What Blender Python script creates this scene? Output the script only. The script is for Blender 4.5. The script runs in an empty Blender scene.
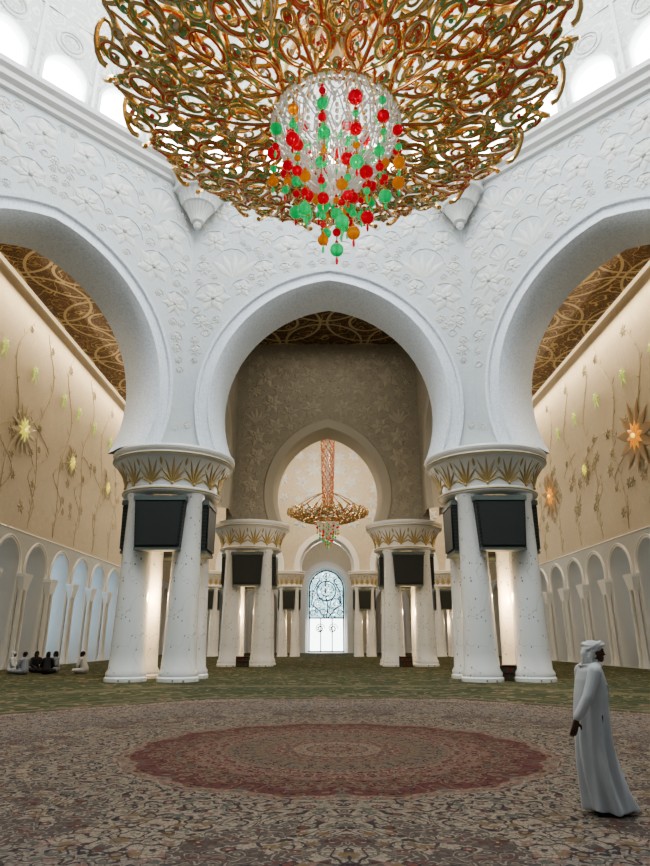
import bpy, math, random
from math import sin, cos, pi, sqrt, hypot, asin, acos, atan2
from mathutils import Vector, Matrix
random.seed(7)
scene = bpy.context.scene
COL = scene.collection
CY = 11.3            # centre of octagonal domed bay
T8 = math.tan(pi/8)

# ------------------------------------------------------------------ mesh builder
class MB:
    def __init__(s): s.v=[]; s.f=[]; s.m=[]
    def add(s, vs, fs, mat=0):
        o=len(s.v); s.v.extend(vs)
        s.f.extend([tuple(i+o for i in f) for f in fs]); s.m.extend([mat]*len(fs))
    def tube(s, pts, r, seg=6, mat=0, cap=True, closed=False):
        P=[Vector(p) for p in pts]; n=len(P)
        rs = r if isinstance(r,(list,tuple)) else [r]*n
        vs=[]; fs=[]
        t0=(P[1]-P[0]).normalized()
        a=Vector((0,0,1)) if abs(t0.z)<.9 else Vector((1,0,0))
        nn=t0.cross(a).normalized()
        for i in range(n):
            if closed: t=(P[(i+1)%n]-P[i-1])
            else: t=P[min(i+1,n-1)]-P[max(i-1,0)]
            if t.length<1e-9: t=t0
            t=t.normalized()
            nn=(nn-t*nn.dot(t))
            if nn.length<1e-6: nn=t.orthogonal()
            nn.normalize(); b=t.cross(nn)
            for j in range(seg):
                q=2*pi*j/seg
                vs.append(tuple(P[i]+(nn*cos(q)+b*sin(q))*rs[i]))
        m=n if closed else n-1
        for i in range(m):
            i2=(i+1)%n
            for j in range(seg):
                j2=(j+1)%seg
                fs.append((i*seg+j,i*seg+j2,i2*seg+j2,i2*seg+j))
        if cap and not closed:
            fs.append(tuple(range(seg-1,-1,-1))); fs.append(tuple((n-1)*seg+j for j in range(seg)))
        s.add(vs,fs,mat)
    def rib(s, pts, w, h, mat=0, hm=None):
        "flat rib: width w (in xy), height h (z); an enamel strip hm runs along the underside"
        n=len(pts); vs=[]
        ws=w if isinstance(w,(list,tuple)) else [w]*n
        K=6
        for i in range(n):
            a=pts[max(i-1,0)]; b=pts[min(i+1,n-1)]
            dx,dy=b[0]-a[0],b[1]-a[1]; L=hypot(dx,dy) or 1; nx,ny=-dy/L,dx/L
            x,y,z=pts[i]; q=ws[i]
            for (o,zz) in ((-q,-h*.2),(-q*.36,-h),(0,-h*1.1),(q*.36,-h),(q,-h*.2),(0,h*.6)):
                vs.append((x+nx*o,y+ny*o,z+zz))
        f0=[];f1=[]
        for i in range(n-1):
            for j in range(K):
                j2=(j+1)%K; f=(i*K+j,i*K+j2,(i+1)*K+j2,(i+1)*K+j)
                (f1 if (j in (1,2) and hm is not None) else f0).append(f)
        f0.append(tuple(range(K-1,-1,-1))); f0.append(tuple((n-1)*K+j for j in range(K)))
        o=len(s.v); s.v.extend(vs)
        for fl,m_ in ((f0,mat),(f1,hm)):
            for f in fl: s.f.append(tuple(k+o for k in f)); s.m.append(m_)
    def ball(s, c, r, mat=0, seg=8, rings=6, rot=None):
        if not isinstance(r,(tuple,list)): r=(r,r,r)
        vs=[];fs=[]
        def P(x,y,z):
            q=Vector((x*r[0],y*r[1],z*r[2]))
            if rot: q=rot@q
            return (c[0]+q.x,c[1]+q.y,c[2]+q.z)
        vs.append(P(0,0,1))
        for i in range(1,rings):
            a=pi*i/rings
            for j in range(seg):
                b=2*pi*j/seg; vs.append(P(sin(a)*cos(b),sin(a)*sin(b),cos(a)))
        vs.append(P(0,0,-1)); L=len(vs)-1
        for j in range(seg): fs.append((0,1+j,1+(j+1)%seg))
        for i in range(rings-2):
            for j in range(seg):
                a=1+i*seg; j2=(j+1)%seg
                fs.append((a+j,a+seg+j,a+seg+j2,a+j2))
        a=1+(rings-2)*seg
        for j in range(seg): fs.append((a+j,L,a+(j+1)%seg))
        s.add(vs,fs,mat)
    def box(s,c,d,mat=0,taper=1.0):
        x,y,z=[k/2 for k in d]; vs=[]
        for k,tz in ((-1,taper),(1,1.0)):
            for (i,j) in ((-1,-1),(1,-1),(1,1),(-1,1)):
                vs.append((c[0]+i*x*tz,c[1]+j*y*tz,c[2]+k*z))
        s.add(vs,[(3,2,1,0),(4,5,6,7),(0,1,5,4),(1,2,6,5),(2,3,7,6),(3,0,4,7)],mat)
    def revolve(s,prof,seg=32,c=(0,0,0),mat=0,a0=0,a1=2*pi,flute=None):
        full=abs(a1-a0-2*pi)<1e-6; vs=[];fs=[]; ns=seg if full else seg+1
        for k,(r,z) in enumerate(prof):
            for j in range(ns):
                q=a0+(a1-a0)*j/seg; rr=r
                if flute and flute[1]<=k<=flute[2]: rr=r*(1-.07*abs(sin(q*flute[0]/2)))
                vs.append((c[0]+rr*cos(q),c[1]+rr*sin(q),c[2]+z))
        for i in range(len(prof)-1):
            for j in range(seg):
                j2=(j+1)%ns; fs.append((i*ns+j,i*ns+j2,(i+1)*ns+j2,(i+1)*ns+j))
        s.add(vs,fs,mat)
    def obj(s,name,mats,smooth=True,link=True,angle=None):
        me=bpy.data.meshes.new(name); me.from_pydata(s.v,[],s.f)
        for m in mats: me.materials.append(m)
        me.polygons.foreach_set('material_index',s.m)
        if smooth:
            me.polygons.foreach_set('use_smooth',[True]*len(s.f))
            if angle is not None:
                try: me.set_sharp_from_angle(angle=angle)
                except Exception: pass
        me.update()
        o=bpy.data.objects.new(name,me)
        if link: COL.objects.link(o)
        return o

def structure(o): o["kind"]="structure"; return o
def top(o,label,cat,group=None):
    o["label"]=label; o["category"]=cat
    if group: o["group"]=group
    return o
def empty(name,loc=(0,0,0)):
    e=bpy.data.objects.new(name,None); e.empty_display_size=.3; e.location=loc
    COL.objects.link(e); return e
def child(o,p): o.parent=p; return o
def copy_thing(src, loc, scale=None, rotz=None):
    n=src.copy(); COL.objects.link(n); n.location=loc
    if scale is not None: n.scale=scale
    if rotz is not None: n.rotation_euler=(0,0,rotz)
    for c in src.children:
        k=c.copy(); COL.objects.link(k); k.parent=n
        for c2 in c.children:
            k2=c2.copy(); COL.objects.link(k2); k2.parent=k
    return n

# ------------------------------------------------------------------ node helper
class G:
    def __init__(s,name,rough=.5,metal=0.0,color=(.8,.8,.8),spec=.5):
        s.mat=bpy.data.materials.new(name); s.mat.use_nodes=True
        s.nt=s.mat.node_tree; s.b=s.nt.nodes['Principled BSDF']
        s.b.inputs['Roughness'].default_value=rough; s.b.inputs['Metallic'].default_value=metal
        s.b.inputs['Base Color'].default_value=(*color,1)
        s.b.inputs['Specular IOR Level'].default_value=spec
    def n(s,t,**k):
        x=s.nt.nodes.new(t)
        for a,b in k.items(): setattr(x,a,b)
        return x
    def put(s,sock,val):
        if isinstance(val,bpy.types.NodeSocket): s.nt.links.new(val,sock)
        elif isinstance(val,(tuple,list)) and sock.type=='RGBA': sock.default_value=(*val[:3],1)
        else: sock.default_value=val
    def m(s,op,a,b=0.0,c=0.0):
        x=s.n('ShaderNodeMath',operation=op)
        s.put(x.inputs[0],a); s.put(x.inputs[1],b); s.put(x.inputs[2],c)
        return x.outputs[0]
    def mix(s,f,a,b):
        x=s.n('ShaderNodeMix',data_type='RGBA'); s.put(x.inputs[0],f)
        s.put(x.inputs[6],a); s.put(x.inputs[7],b); return x.outputs[2]
    def pos(s):
        x=s.n('ShaderNodeNewGeometry'); return x.outputs['Position']
    def objc(s):
        return s.n('ShaderNodeTexCoord').outputs['Object']
    def sep(s,v):
        x=s.n('ShaderNodeSeparateXYZ'); s.put(x.inputs[0],v); return x.outputs[0],x.outputs[1],x.outputs[2]
    def comb(s,a,b,c=0.0):
        x=s.n('ShaderNodeCombineXYZ')
        for i,q in enumerate((a,b,c)): s.put(x.inputs[i],q)
        return x.outputs[0]
    def noise(s,v,scale,detail=2,rough=.5):
        x=s.n('ShaderNodeTexNoise'); s.put(x.inputs['Vector'],v)
        x.inputs['Scale'].default_value=scale; x.inputs['Detail'].default_value=detail
        x.inputs['Roughness'].default_value=rough; return x.outputs['Fac']
    def vor(s,v,scale,rnd=1.0,feature='F1'):
        x=s.n('ShaderNodeTexVoronoi',feature=feature); s.put(x.inputs['Vector'],v)
        x.inputs['Scale'].default_value=scale
        if 'Randomness' in x.inputs: x.inputs['Randomness'].default_value=rnd
        return x
    def ramp(s,f,stops,const=False):
        x=s.n('ShaderNodeValToRGB'); s.put(x.inputs[0],f); cr=x.color_ramp
        if const: cr.interpolation='CONSTANT'
        while len(cr.elements)<len(stops): cr.elements.new(.5)
        for e,(p,c) in zip(cr.elements,stops):
            e.position=p
        for e,(p,c) in zip(cr.elements,stops):
            e.color=(*c,1) if len(c)==3 else c
        return x.outputs[0]
    def lines(s,v,scale,k,w,detail=1.5):
        "curling contour lines of smooth noise -> 0/1 mask"
        q=s.m('MULTIPLY',s.noise(v,scale,detail),k)
        q=s.m('ABSOLUTE',s.m('SUBTRACT',s.m('FRACT',q),.5))
        return s.m('LESS_THAN',q,w)
    def color(s,c): s.put(s.b.inputs['Base Color'],c); return s
    def bump(s,h,strength=.4,dist=.05):
        x=s.n('ShaderNodeBump'); s.put(x.inputs['Height'],h)
        x.inputs['Strength'].default_value=strength; x.inputs['Distance'].default_value=dist
        s.nt.links.new(x.outputs[0],s.b.inputs['Normal']); return s
    def emit(s,c,st): s.put(s.b.inputs['Emission Color'],c); s.put(s.b.inputs['Emission Strength'],st); return s

def flat(name,c,rough=.5,metal=0,em=None,es=0,spec=.5,trans=0):
    g=G(name,rough,metal,c,spec)
    if em: g.emit(em,es)
    if trans: g.b.inputs['Transmission Weight'].default_value=trans; g.b.inputs['IOR'].default_value=1.35
    return g.mat

# pale blue-white marble wall of the octagon
g=G('pale_marble_wall',.55); p=g.pos()
c=g.mix(g.noise(p,.35,4),(.48,.52,.55),(.60,.625,.63))
v=g.lines(p,.55,7,.04); c=g.mix(g.m('MULTIPLY',v,.35),c,(.68,.66,.58))
g.color(c); g.bump(g.m('ADD',g.noise(p,5,3),g.m('MULTIPLY',v,.6)),.30,.06); M_WALL=g.mat
g=G('relief_marble',.5); p=g.pos()
g.color(g.mix(g.noise(p,1.2,2),(.55,.575,.58),(.70,.68,.62))); g.bump(g.noise(p,14,2),.15,.03); M_REL=g.mat
g=G('white_mosaic',.45); p=g.pos()
v=g.vor(p,9,.7); c=g.mix(v.outputs['Distance'],(.82,.85,.88),(.58,.63,.69))
g.color(c); g.bump(v.outputs['Distance'],.3,.03); M_BAND=g.mat
M_WHITE=flat('smooth_white_marble',(.76,.76,.74),.35)
M_INW=flat('cream_arch_moulding',(.42,.385,.31),.5)
M_COVE=flat('warm_cove_strip',(.6,.5,.35),.5,0,(1,.80,.50),.9)
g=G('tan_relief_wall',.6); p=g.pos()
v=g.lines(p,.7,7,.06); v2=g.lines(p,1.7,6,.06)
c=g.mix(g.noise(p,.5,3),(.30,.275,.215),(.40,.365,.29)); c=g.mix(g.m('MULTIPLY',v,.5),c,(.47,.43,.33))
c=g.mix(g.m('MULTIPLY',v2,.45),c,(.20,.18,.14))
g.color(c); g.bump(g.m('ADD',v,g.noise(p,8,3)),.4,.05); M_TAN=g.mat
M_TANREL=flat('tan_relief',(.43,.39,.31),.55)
g=G('cream_inlaid_wall',.55); p=g.pos()
v=g.lines(p,.35,6,.025); v2=g.lines(p,1.1,5,.05)
c=g.mix(g.noise(p,.25,3),(.50,.435,.335),(.62,.55,.43)); c=g.mix(g.m('MULTIPLY',v,.35),c,(.42,.35,.23))
c=g.mix(g.m('MULTIPLY',v2,.3),c,(.72,.65,.52))
g.color(c); g.bump(g.noise(p,10,3),.25,.03); M_CREAM=g.mat
M_VINE=flat('bronze_vine_inlay',(.46,.40,.28),.4,.1)
M_LEAF=flat('grey_green_leaf_inlay',(.38,.34,.23),.45,.1)
g=G('painted_gold_ceiling',.5); p=g.pos(); x,y,z=g.sep(p)
def rings(cell,rad,w,ox=0.,oy=0.):
    a=g.m('SUBTRACT',g.m('FRACT',g.m('DIVIDE',g.m('ADD',x,ox),cell)),.5)
    b=g.m('SUBTRACT',g.m('FRACT',g.m('DIVIDE',g.m('ADD',y,oy),cell)),.5)
    r=g.m('SQRT',g.m('ADD',g.m('MULTIPLY',a,a),g.m('MULTIPLY',b,b)))
    return g.m('LESS_THAN',g.m('ABSOLUTE',g.m('SUBTRACT',r,rad)),w)
r1=rings(6.4,.46,.015,.3,.2); r2=rings(6.4,.46,.015,3.5,3.4); r3=rings(6.4,.2,.016,.3,.2)
sc=g.lines(p,1.1,9,.10); sc2=g.lines(p,2.8,6,.13); sc3=g.lines(p,.5,7,.045)
c=g.mix(g.noise(p,.6,2),(.05,.025,.014),(.095,.042,.022))
c=g.mix(g.m('MULTIPLY',sc2,.7),c,(.14,.065,.03)); c=g.mix(sc,c,(.26,.16,.06))
c=g.mix(sc3,c,(.44,.34,.17))
c=g.mix(g.m('MULTIPLY',g.m('MAXIMUM',g.m('MAXIMUM',r1,r2),r3),.9),c,(.52,.43,.26))
g.color(c); M_CEIL=g.mat
M_GOLD=G('gold_metal',.26,.85,(.72,.48,.20)); M_GOLD.emit((.6,.36,.12),.03); M_GOLD=M_GOLD.mat
M_GOLDP=flat('gold_leaf_paint',(.50,.38,.18),.4,.4)
M_RED=flat('red_enamel',(.50,.06,.05),.2,.1,(.8,.05,.04),.08)
M_GRNE=flat('green_enamel',(.14,.36,.17),.2,.1,(.1,.6,.2),.05)
M_PALE=flat('pale_enamel',(.72,.62,.45),.25,.1)
M_BR=flat('red_crystal_glass',(.90,.02,.05),.02,0,(.9,.01,.04),.10,.9,.5)
M_BG=flat('green_crystal_glass',(.04,.85,.32),.02,0,(.02,.8,.25),.11,.9,.5)
M_BA=flat('amber_crystal_glass',(.90,.36,.03),.02,0,(.9,.3,.03),.09,.9,.5)
M_CLR=flat('clear_crystal',(.80,.80,.76),.06,.45,(.9,.88,.80),.12)
M_BLACK=flat('dark_grille',(.022,.027,.024),.6)
g=G('louvred_speaker_grille',.55); p=g.objc(); x,y,z=g.sep(p)
s_=g.m('FRACT',g.m('MULTIPLY',z,6)); g.color(g.mix(g.m('GREATER_THAN',s_,.5),(.014,.017,.015),(.035,.042,.037))); g.bump(s_,.4,.03); M_GRILLE=g.mat
M_FRAME=flat('grey_green_metal_frame',(.11,.135,.12),.5)
# pillars : white marble with small inlays
g=G('inlaid_white_marble',.25); p=g.objc(); x,y,z=g.sep(p)
pp=g.comb(g.m('MULTIPLY',g.m('ARCTAN2',y,x),.9),z,0.0)
v=g.vor(pp,4.2,1.0); vc_=g.sep(v.outputs['Color'])[0]
d=g.m('LESS_THAN',v.outputs['Distance'],g.m('MULTIPLY',vc_,.21))
v2=g.vor(pp,1.8,1.0); d2=g.m('LESS_THAN',v2.outputs['Distance'],.10)
ln=g.lines(pp,.7,5,.016)
c=g.mix(g.noise(p,.5,2),(.72,.73,.72),(.79,.78,.75)); c=g.mix(g.m('MULTIPLY',ln,.5),c,(.40,.42,.34)); c=g.mix(g.m('MULTIPLY',d,.8),c,(.18,.20,.16)); c=g.mix(g.m('MULTIPLY',d2,.8),c,(.24,.24,.18))
g.color(c); M_PILLAR=g.mat
g=G('stained_daylight_glass',.3); p=g.pos(); ln=g.lines(p,1.2,6,.09)
c=g.mix(g.m('MULTIPLY',ln,.6),(.92,.97,1.0),(.62,.70,.62)); g.color((.1,.1,.1)); g.emit(c,14); M_DAY=g.mat
g=G('frosted_blue_glass',.3); g.color((.2,.25,.3)); g.emit((.50,.76,.98),1.5); M_BLUE=g.mat
g=G('frosted_grey_glass',.3); g.color((.3,.33,.36)); g.emit((.66,.76,.82),.28); M_GREYG=g.mat
g=G('bright_doorway_glass',.3); p=g.pos(); x,y,z=g.sep(p)
nv=g.vor(p,1.6,1.0); tr_=g.lines(p,1.3,7,.16)
up_=g.mix(tr_,(.22,.36,.40),(.03,.06,.07)); up_=g.mix(g.m('LESS_THAN',nv.outputs['Distance'],.22),up_,(.75,.85,.88))
c=g.mix(g.m('GREATER_THAN',z,4.6),(.95,1,1),up_); g.color((.1,.1,.1)); g.emit(c,4.5); M_DOORG=g.mat
M_DARKM=flat('dark_bronze_metal',(.03,.028,.025),.5,.3)
g=G('drum_lattice_stone',.6); p=g.pos(); ln=g.lines(p,.9,8,.15)
g.color(g.mix(ln,(.64,.66,.62),(.88,.87,.80))); g.bump(ln,.7,.12); M_DRUM=g.mat
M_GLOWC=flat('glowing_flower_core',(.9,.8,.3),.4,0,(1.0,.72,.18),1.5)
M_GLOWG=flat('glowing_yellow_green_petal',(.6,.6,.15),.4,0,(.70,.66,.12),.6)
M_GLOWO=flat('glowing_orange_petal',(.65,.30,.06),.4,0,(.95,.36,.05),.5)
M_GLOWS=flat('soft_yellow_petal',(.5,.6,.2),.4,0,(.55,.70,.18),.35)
M_BRNP=flat('brown_petal_inlay',(.34,.23,.12),.45,.1)
M_FLOORM=flat('white_floor_marble',(.5,.5,.48),.3)

# ---- carpet
g=G('hand_knotted_carpet',.95,spec=.12); p=g.pos(); x,y,z=g.sep(p)
dy=g.m('SUBTRACT',y,CY); r=g.m('SQRT',g.m('ADD',g.m('MULTIPLY',x,x),g.m('MULTIPLY',dy,dy))); th=g.m('ARCTAN2',dy,x)
def fold(n):
    a=g.m('MULTIPLY',th,n/(2*pi)); return g.m('ABSOLUTE',g.m('SUBTRACT',g.m('FRACT',g.m('ADD',a,10.0)),.5))
f16=fold(16); arc=g.m('MULTIPLY',g.m('MULTIPLY',f16,2*pi/16),r)
kv=g.comb(r,arc,0.0)
f8=fold(8); kv8=g.comb(r,g.m('MULTIPLY',g.m('MULTIPLY',f8,2*pi/8),r),3.0)
rw=g.m('ADD',r,g.m('MULTIPLY',g.m('COSINE',g.m('MULTIPLY',th,16)),.08))
rw=g.m('ADD',rw,g.m('MULTIPLY',g.m('COSINE',g.m('MULTIPLY',th,48)),.03))
CR=(.36,.30,.235); CG=(.27,.245,.21); CD=(.22,.18,.135); RD=(.115,.022,.022); RM=(.17,.05,.045); NV=(.018,.018,.030); GD=(.20,.13,.065); PK=(.24,.135,.11); BR=(.065,.038,.03); GR=(.11,.12,.10)
R_=12.
base=g.ramp(g.m('DIVIDE',rw,R_),[(0,RD),(.35/R_,CR),(.65/R_,RM),(1.0/R_,CD),(1.75/R_,RM),(2.3/R_,RD),(2.85/R_,RM),(3.2/R_,PK),(3.42/R_,CR),(5.6/R_,CG),(8.5/R_,RD),(8.72/R_,CR)],True)
acc=g.ramp(g.m('DIVIDE',rw,R_),[(0,CR),(.35/R_,RD),(.65/R_,CR),(1.0/R_,RD),(1.75/R_,CR),(2.3/R_,CD),(2.85/R_,NV),(3.2/R_,CR),(3.42/R_,GR),(5.6/R_,BR),(8.5/R_,CR),(8.72/R_,BR)],True)
vv=g.vor(kv,7.0,1.0); vd=vv.outputs['Distance']; vc=g.sep(vv.outputs['Color'])[0]
fl=g.m('LESS_THAN',vd,g.m('ADD',.18,g.m('MULTIPLY',vc,.30)))
core=g.m('LESS_THAN',vd,.12)
vb=g.vor(kv8,3.0,.9); bd=vb.outputs['Distance']; bc=g.sep(vb.outputs['Color'])[1]
bw=g.m('ADD',bd,g.m('MULTIPLY',g.noise(kv8,10,1),.12))
vin=g.lines(kv,5.0,6,.12); vin2=g.lines(kv,11,5,.17); vin3=g.lines(kv8,2.8,7,.11)
c=g.mix(g.m('MULTIPLY',vin,.85),base,acc); c=g.mix(g.m('MULTIPLY',vin2,.6),c,g.mix(.5,acc,PK))
c=g.mix(g.m('MULTIPLY',vin3,.85),c,g.mix(g.m('LESS_THAN',r,3.4),NV,CD))
flc=g.ramp(vc,[(0,RD),(.25,NV),(.5,PK),(.65,GR),(.85,GD)],True)
c=g.mix(g.m('MULTIPLY',fl,.85),c,flc); c=g.mix(core,c,CR)
nz=g.noise(kv8,1.5,3); bell=g.m('SUBTRACT',1.0,g.m('ABSOLUTE',g.m('DIVIDE',g.m('SUBTRACT',r,4.9),1.7)))
pv=g.m('ADD',nz,g.m('MULTIPLY',bell,.26))
pm=g.m('MULTIPLY',g.m('GREATER_THAN',pv,.72),g.m('GREATER_THAN',r,3.5))
pm2=g.m('GREATER_THAN',pv,.82)
dk=g.mix(g.m('MAXIMUM',vin,core),NV,CR); dk=g.mix(g.m('MULTIPLY',fl,.8),dk,RD); dk=g.mix(vin3,dk,CD); dk=g.mix(core,dk,CR)
dk2=g.mix(vin,RD,NV); dk2=g.mix(g.m('MAXIMUM',vin3,core),dk2,PK)
c=g.mix(g.m('MULTIPLY',pm,.72),c,dk); c=g.mix(g.m('MULTIPLY',g.m('MULTIPLY',pm,pm2),.45),c,dk2)
big=g.m('MULTIPLY',g.m('LESS_THAN',bw,.30),g.m('GREATER_THAN',r,3.5))
bcol=g.ramp(g.m('MULTIPLY',bw,3.2),[(0,CR),(.30,RD),(.48,CR),(.62,RM),(.80,NV)],True)
bcol2=g.ramp(g.m('MULTIPLY',bw,3.2),[(0,RD),(.30,GR),(.5,CD),(.75,BR)],True)
c=g.mix(g.m('MULTIPLY',big,.85),c,g.mix(g.m('GREATER_THAN',bc,.5),bcol,bcol2))
c=g.mix(g.m('MULTIPLY',g.noise(p,.45,2),.3),c,BR)
ax=g.m('ABSOLUTE',x); ay=g.m('ABSOLUTE',dy); oc=g.m('MAXIMUM',g.m('MAXIMUM',ax,ay),g.m('MULTIPLY',g.m('ADD',ax,ay),.7071))
gl=g.lines(p,.8,7,.10); gv=g.vor(p,1.1,.8); gd=gv.outputs['Distance']; gl2=g.lines(p,2.0,5,.14)
gc=g.mix(g.noise(p,.6,2),(.030,.044,.018),(.056,.066,.029)); gc=g.mix(g.m('MULTIPLY',gl2,.6),gc,(.016,.025,.012)); gc=g.mix(g.m('MULTIPLY',gl,.7),gc,(.18,.16,.10)); gc=g.mix(g.m('LESS_THAN',gd,.26),gc,(.18,.14,.09)); gc=g.mix(g.m('LESS_THAN',gd,.13),gc,(.12,.03,.03))
edge=g.m('ADD',oc,g.m('MULTIPLY',g.m('SUBTRACT',g.noise(p,1.2,2),.5),.5))
c=g.mix(g.m('GREATER_THAN',edge,9.0),c,gc)
b1=g.m('LESS_THAN',g.m('ABSOLUTE',g.m('SUBTRACT',oc,9.5)),.16); c=g.mix(g.m('MULTIPLY',b1,.8),c,g.mix(vin2,(.18,.145,.10),BR))
b3=g.m('LESS_THAN',g.m('ABSOLUTE',g.m('SUBTRACT',oc,10.6)),.10); c=g.mix(g.m('MULTIPLY',b3,.7),c,(.15,.12,.08))
b2=g.m('LESS_THAN',g.m('ABSOLUTE',g.m('SUBTRACT',oc,14.6)),.5); c=g.mix(g.m('MULTIPLY',b2,.8),c,g.mix(gl,(.14,.12,.07),(.03,.04,.02)))
c=g.mix(g.m('MULTIPLY',g.noise(p,60,2),.3),c,(.045,.038,.033))
g.color(c); g.bump(g.noise(p,90,2),.3,.01); M_CARPET=g.mat

# ------------------------------------------------------------------ arches
def arch_curve(a,e,zc,zb,o,N,leg=False):
    r=a+e+o; top_=acos(min(1,e/r)); b=0.0 if leg else -asin(min(1,(zc-zb)/r))
    pts=[]
    M=N-1
    for i in range(N):
        t=i/M; lt=t*2 if t<=.5 else (1-t)*2
        if leg:
            if i==0 or i==M: px,pz=e-r,zb
            else:
                lt=(lt-2/M)/(1-2/M) if M>2 else lt
                ph=b+(top_-b)*max(0,lt); px,pz=e-r*cos(ph),zc+r*sin(ph)
        else:
            ph=b+(top_-b)*lt; px,pz=e-r*cos(ph),zc+r*sin(ph)
        if abs(t-.5)<1e-9: px=0
        pts.append((px if t<=.5 else -px,pz))
    return pts
def arch_wall(mb,mf,h,k,zb,zt,A,thick,prof,mw=0,mbm=1,kk=12,leg=False,back=True):
    a,e,zc=A; N=3*kk+1
    def boundary(hh):
        out=[]
        for i in range(N):
            if i<=kk: out.append((-hh,zb+(zt-zb)*i/kk))
            elif i<=2*kk: out.append((-hh+2*hh*(i-kk)/kk,zt))
            else: out.append((hh,zt-(zt-zb)*(i-2*kk)/kk))
        return out
    def ring(P,n): return [mf(u,w,n) for u,w in P]
    rows=[ring(arch_curve(a,e,zc,zb,o,N,leg),n) for (o,n) in prof]
    vs=[p for r_ in rows for p in r_]; fs=[]
    for i in range(len(rows)-1):
        for j in range(N-1): fs.append((i*N+j,i*N+j+1,(i+1)*N+j+1,(i+1)*N+j))
    mb.add(vs,fs,mbm)
    o,n=prof[-1]
    A1=ring(arch_curve(a,e,zc,zb,o,N,leg),0); B1=ring(boundary(h),0)
    mb.add(A1+B1,[(j,j+1,N+j+1,N+j) for j in range(N-1)],mw)
    if back:
        A2=ring(arch_curve(a,e,zc,zb,prof[0][0],N,leg),thick); B2=ring(boundary(h+k*thick),thick)
        mb.add(A2+B2,[(j,N+j,N+j+1,j+1) for j in range(N-1)],mw)
        q=[mf(-h,zt,0),mf(h,zt,0),mf(h+k*thick,zt,thick),mf(-h-k*thick,zt,thick)]
        mb.add(q,[(0,1,2,3)],mw)

def petal(mb,mf,cu,cw,ang,L,W,H,mat,d0=0.0,curl=0.0):
    nI,nJ=5,4; vs=[];fs=[]
    for i in range(nI+1):
        t=i/nI; w=W*sin(pi*min(1,t**.8))*(1 if 0<t<1 else 0.02)
        for j in range(nJ+1):
            q=(j/nJ*2-1); lu=t*L; lw=q*w+curl*t*t
            hgt=H*(1-q*q)*sin(pi*t*.9+.15)
            u=cu+lu*cos(ang)-lw*sin(ang); ww=cw+lu*sin(ang)+lw*cos(ang)
            vs.append(mf(u,ww,-(d0+max(0,hgt))))
    for i in range(nI):
        for j in range(nJ):
            a=i*(nJ+1)+j; fs.append((a,a+1,a+nJ+2,a+nJ+1))
    mb.add(vs,fs,mat)
def flower(mb,mf,cu,cw,R,n,H,mat,core=None,rot=0.0):
    for i in range(n): petal(mb,mf,cu,cw,rot+2*pi*i/n,R,R*1.1/n*2*.8,H,mat)
    for i in range(n): petal(mb,mf,cu,cw,rot+2*pi*(i+.5)/n,R*.6,R*.7/n*2*.8,H*1.3,mat,.01)
    c=mf(cu,cw,-H); mb.ball(c,R*.14,mat if core is None else core,8,5)
def vine(mb,mf,pts,r,mat):
    mb.tube([mf(u,w,-r*.5) for u,w in pts],r,5,mat)

def relief(mb,mf,hw,z0,z1,A,bandw,mat,count,rmin,rmax,seed,H=.10):
    rnd=random.Random(seed); a,e,zc=A; placed=[]
    def ok(u,w,R):
        if abs(u)+R>hw-.08 or w-R<z0 or w+R>z1: return False
        d=hypot(abs(u)+e,w-zc)
        if d<a+e+bandw+R: return False
        return all(hypot(u-pu,w-pw)>(R+pR)*.90 for pu,pw,pR in placed)
    tries=0
    while len(placed)<count and tries<count*60:
        tries+=1
        fr=tries/(count*60); R=rmax+(rmin-rmax)*min(1,fr*1.6)
        R*=rnd.uniform(.85,1.1)
        u=rnd.uniform(0,hw); w=rnd.uniform(z0,z1)
        if ok(u,w,R) and (u>R or u<.001):
            placed.append((u,w,R)); placed.append((-u,w,R))
            n=rnd.choice([5,6,7]); rt=rnd.uniform(0,1); kind=rnd.random()
            for sgn in (1,-1):
                if kind<.85:
                    flower(mb,mf,sgn*u,w,R*.95,n,H*(.6+R*.6),mat,rot=rt*sgn+(pi if sgn<0 else 0))
                else:
                    for q in range(5):
                        petal(mb,mf,sgn*u,w-R*.8,pi/2+sgn*(q-2)*.42,R*1.5,R*.2,H*.8,mat)
                pts=[(sgn*(u+R*(1.05*cos(k*.45))*(1-k*.05)),w+R*1.05*sin(k*.45)*(1-k*.05)) for k in range(10)]
                if all(abs(q[0])<hw-.05 and hypot(abs(q[0])+e,q[1]-zc)>a+e+bandw+.05 for q in pts): vine(mb,mf,pts,.025,mat)

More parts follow.
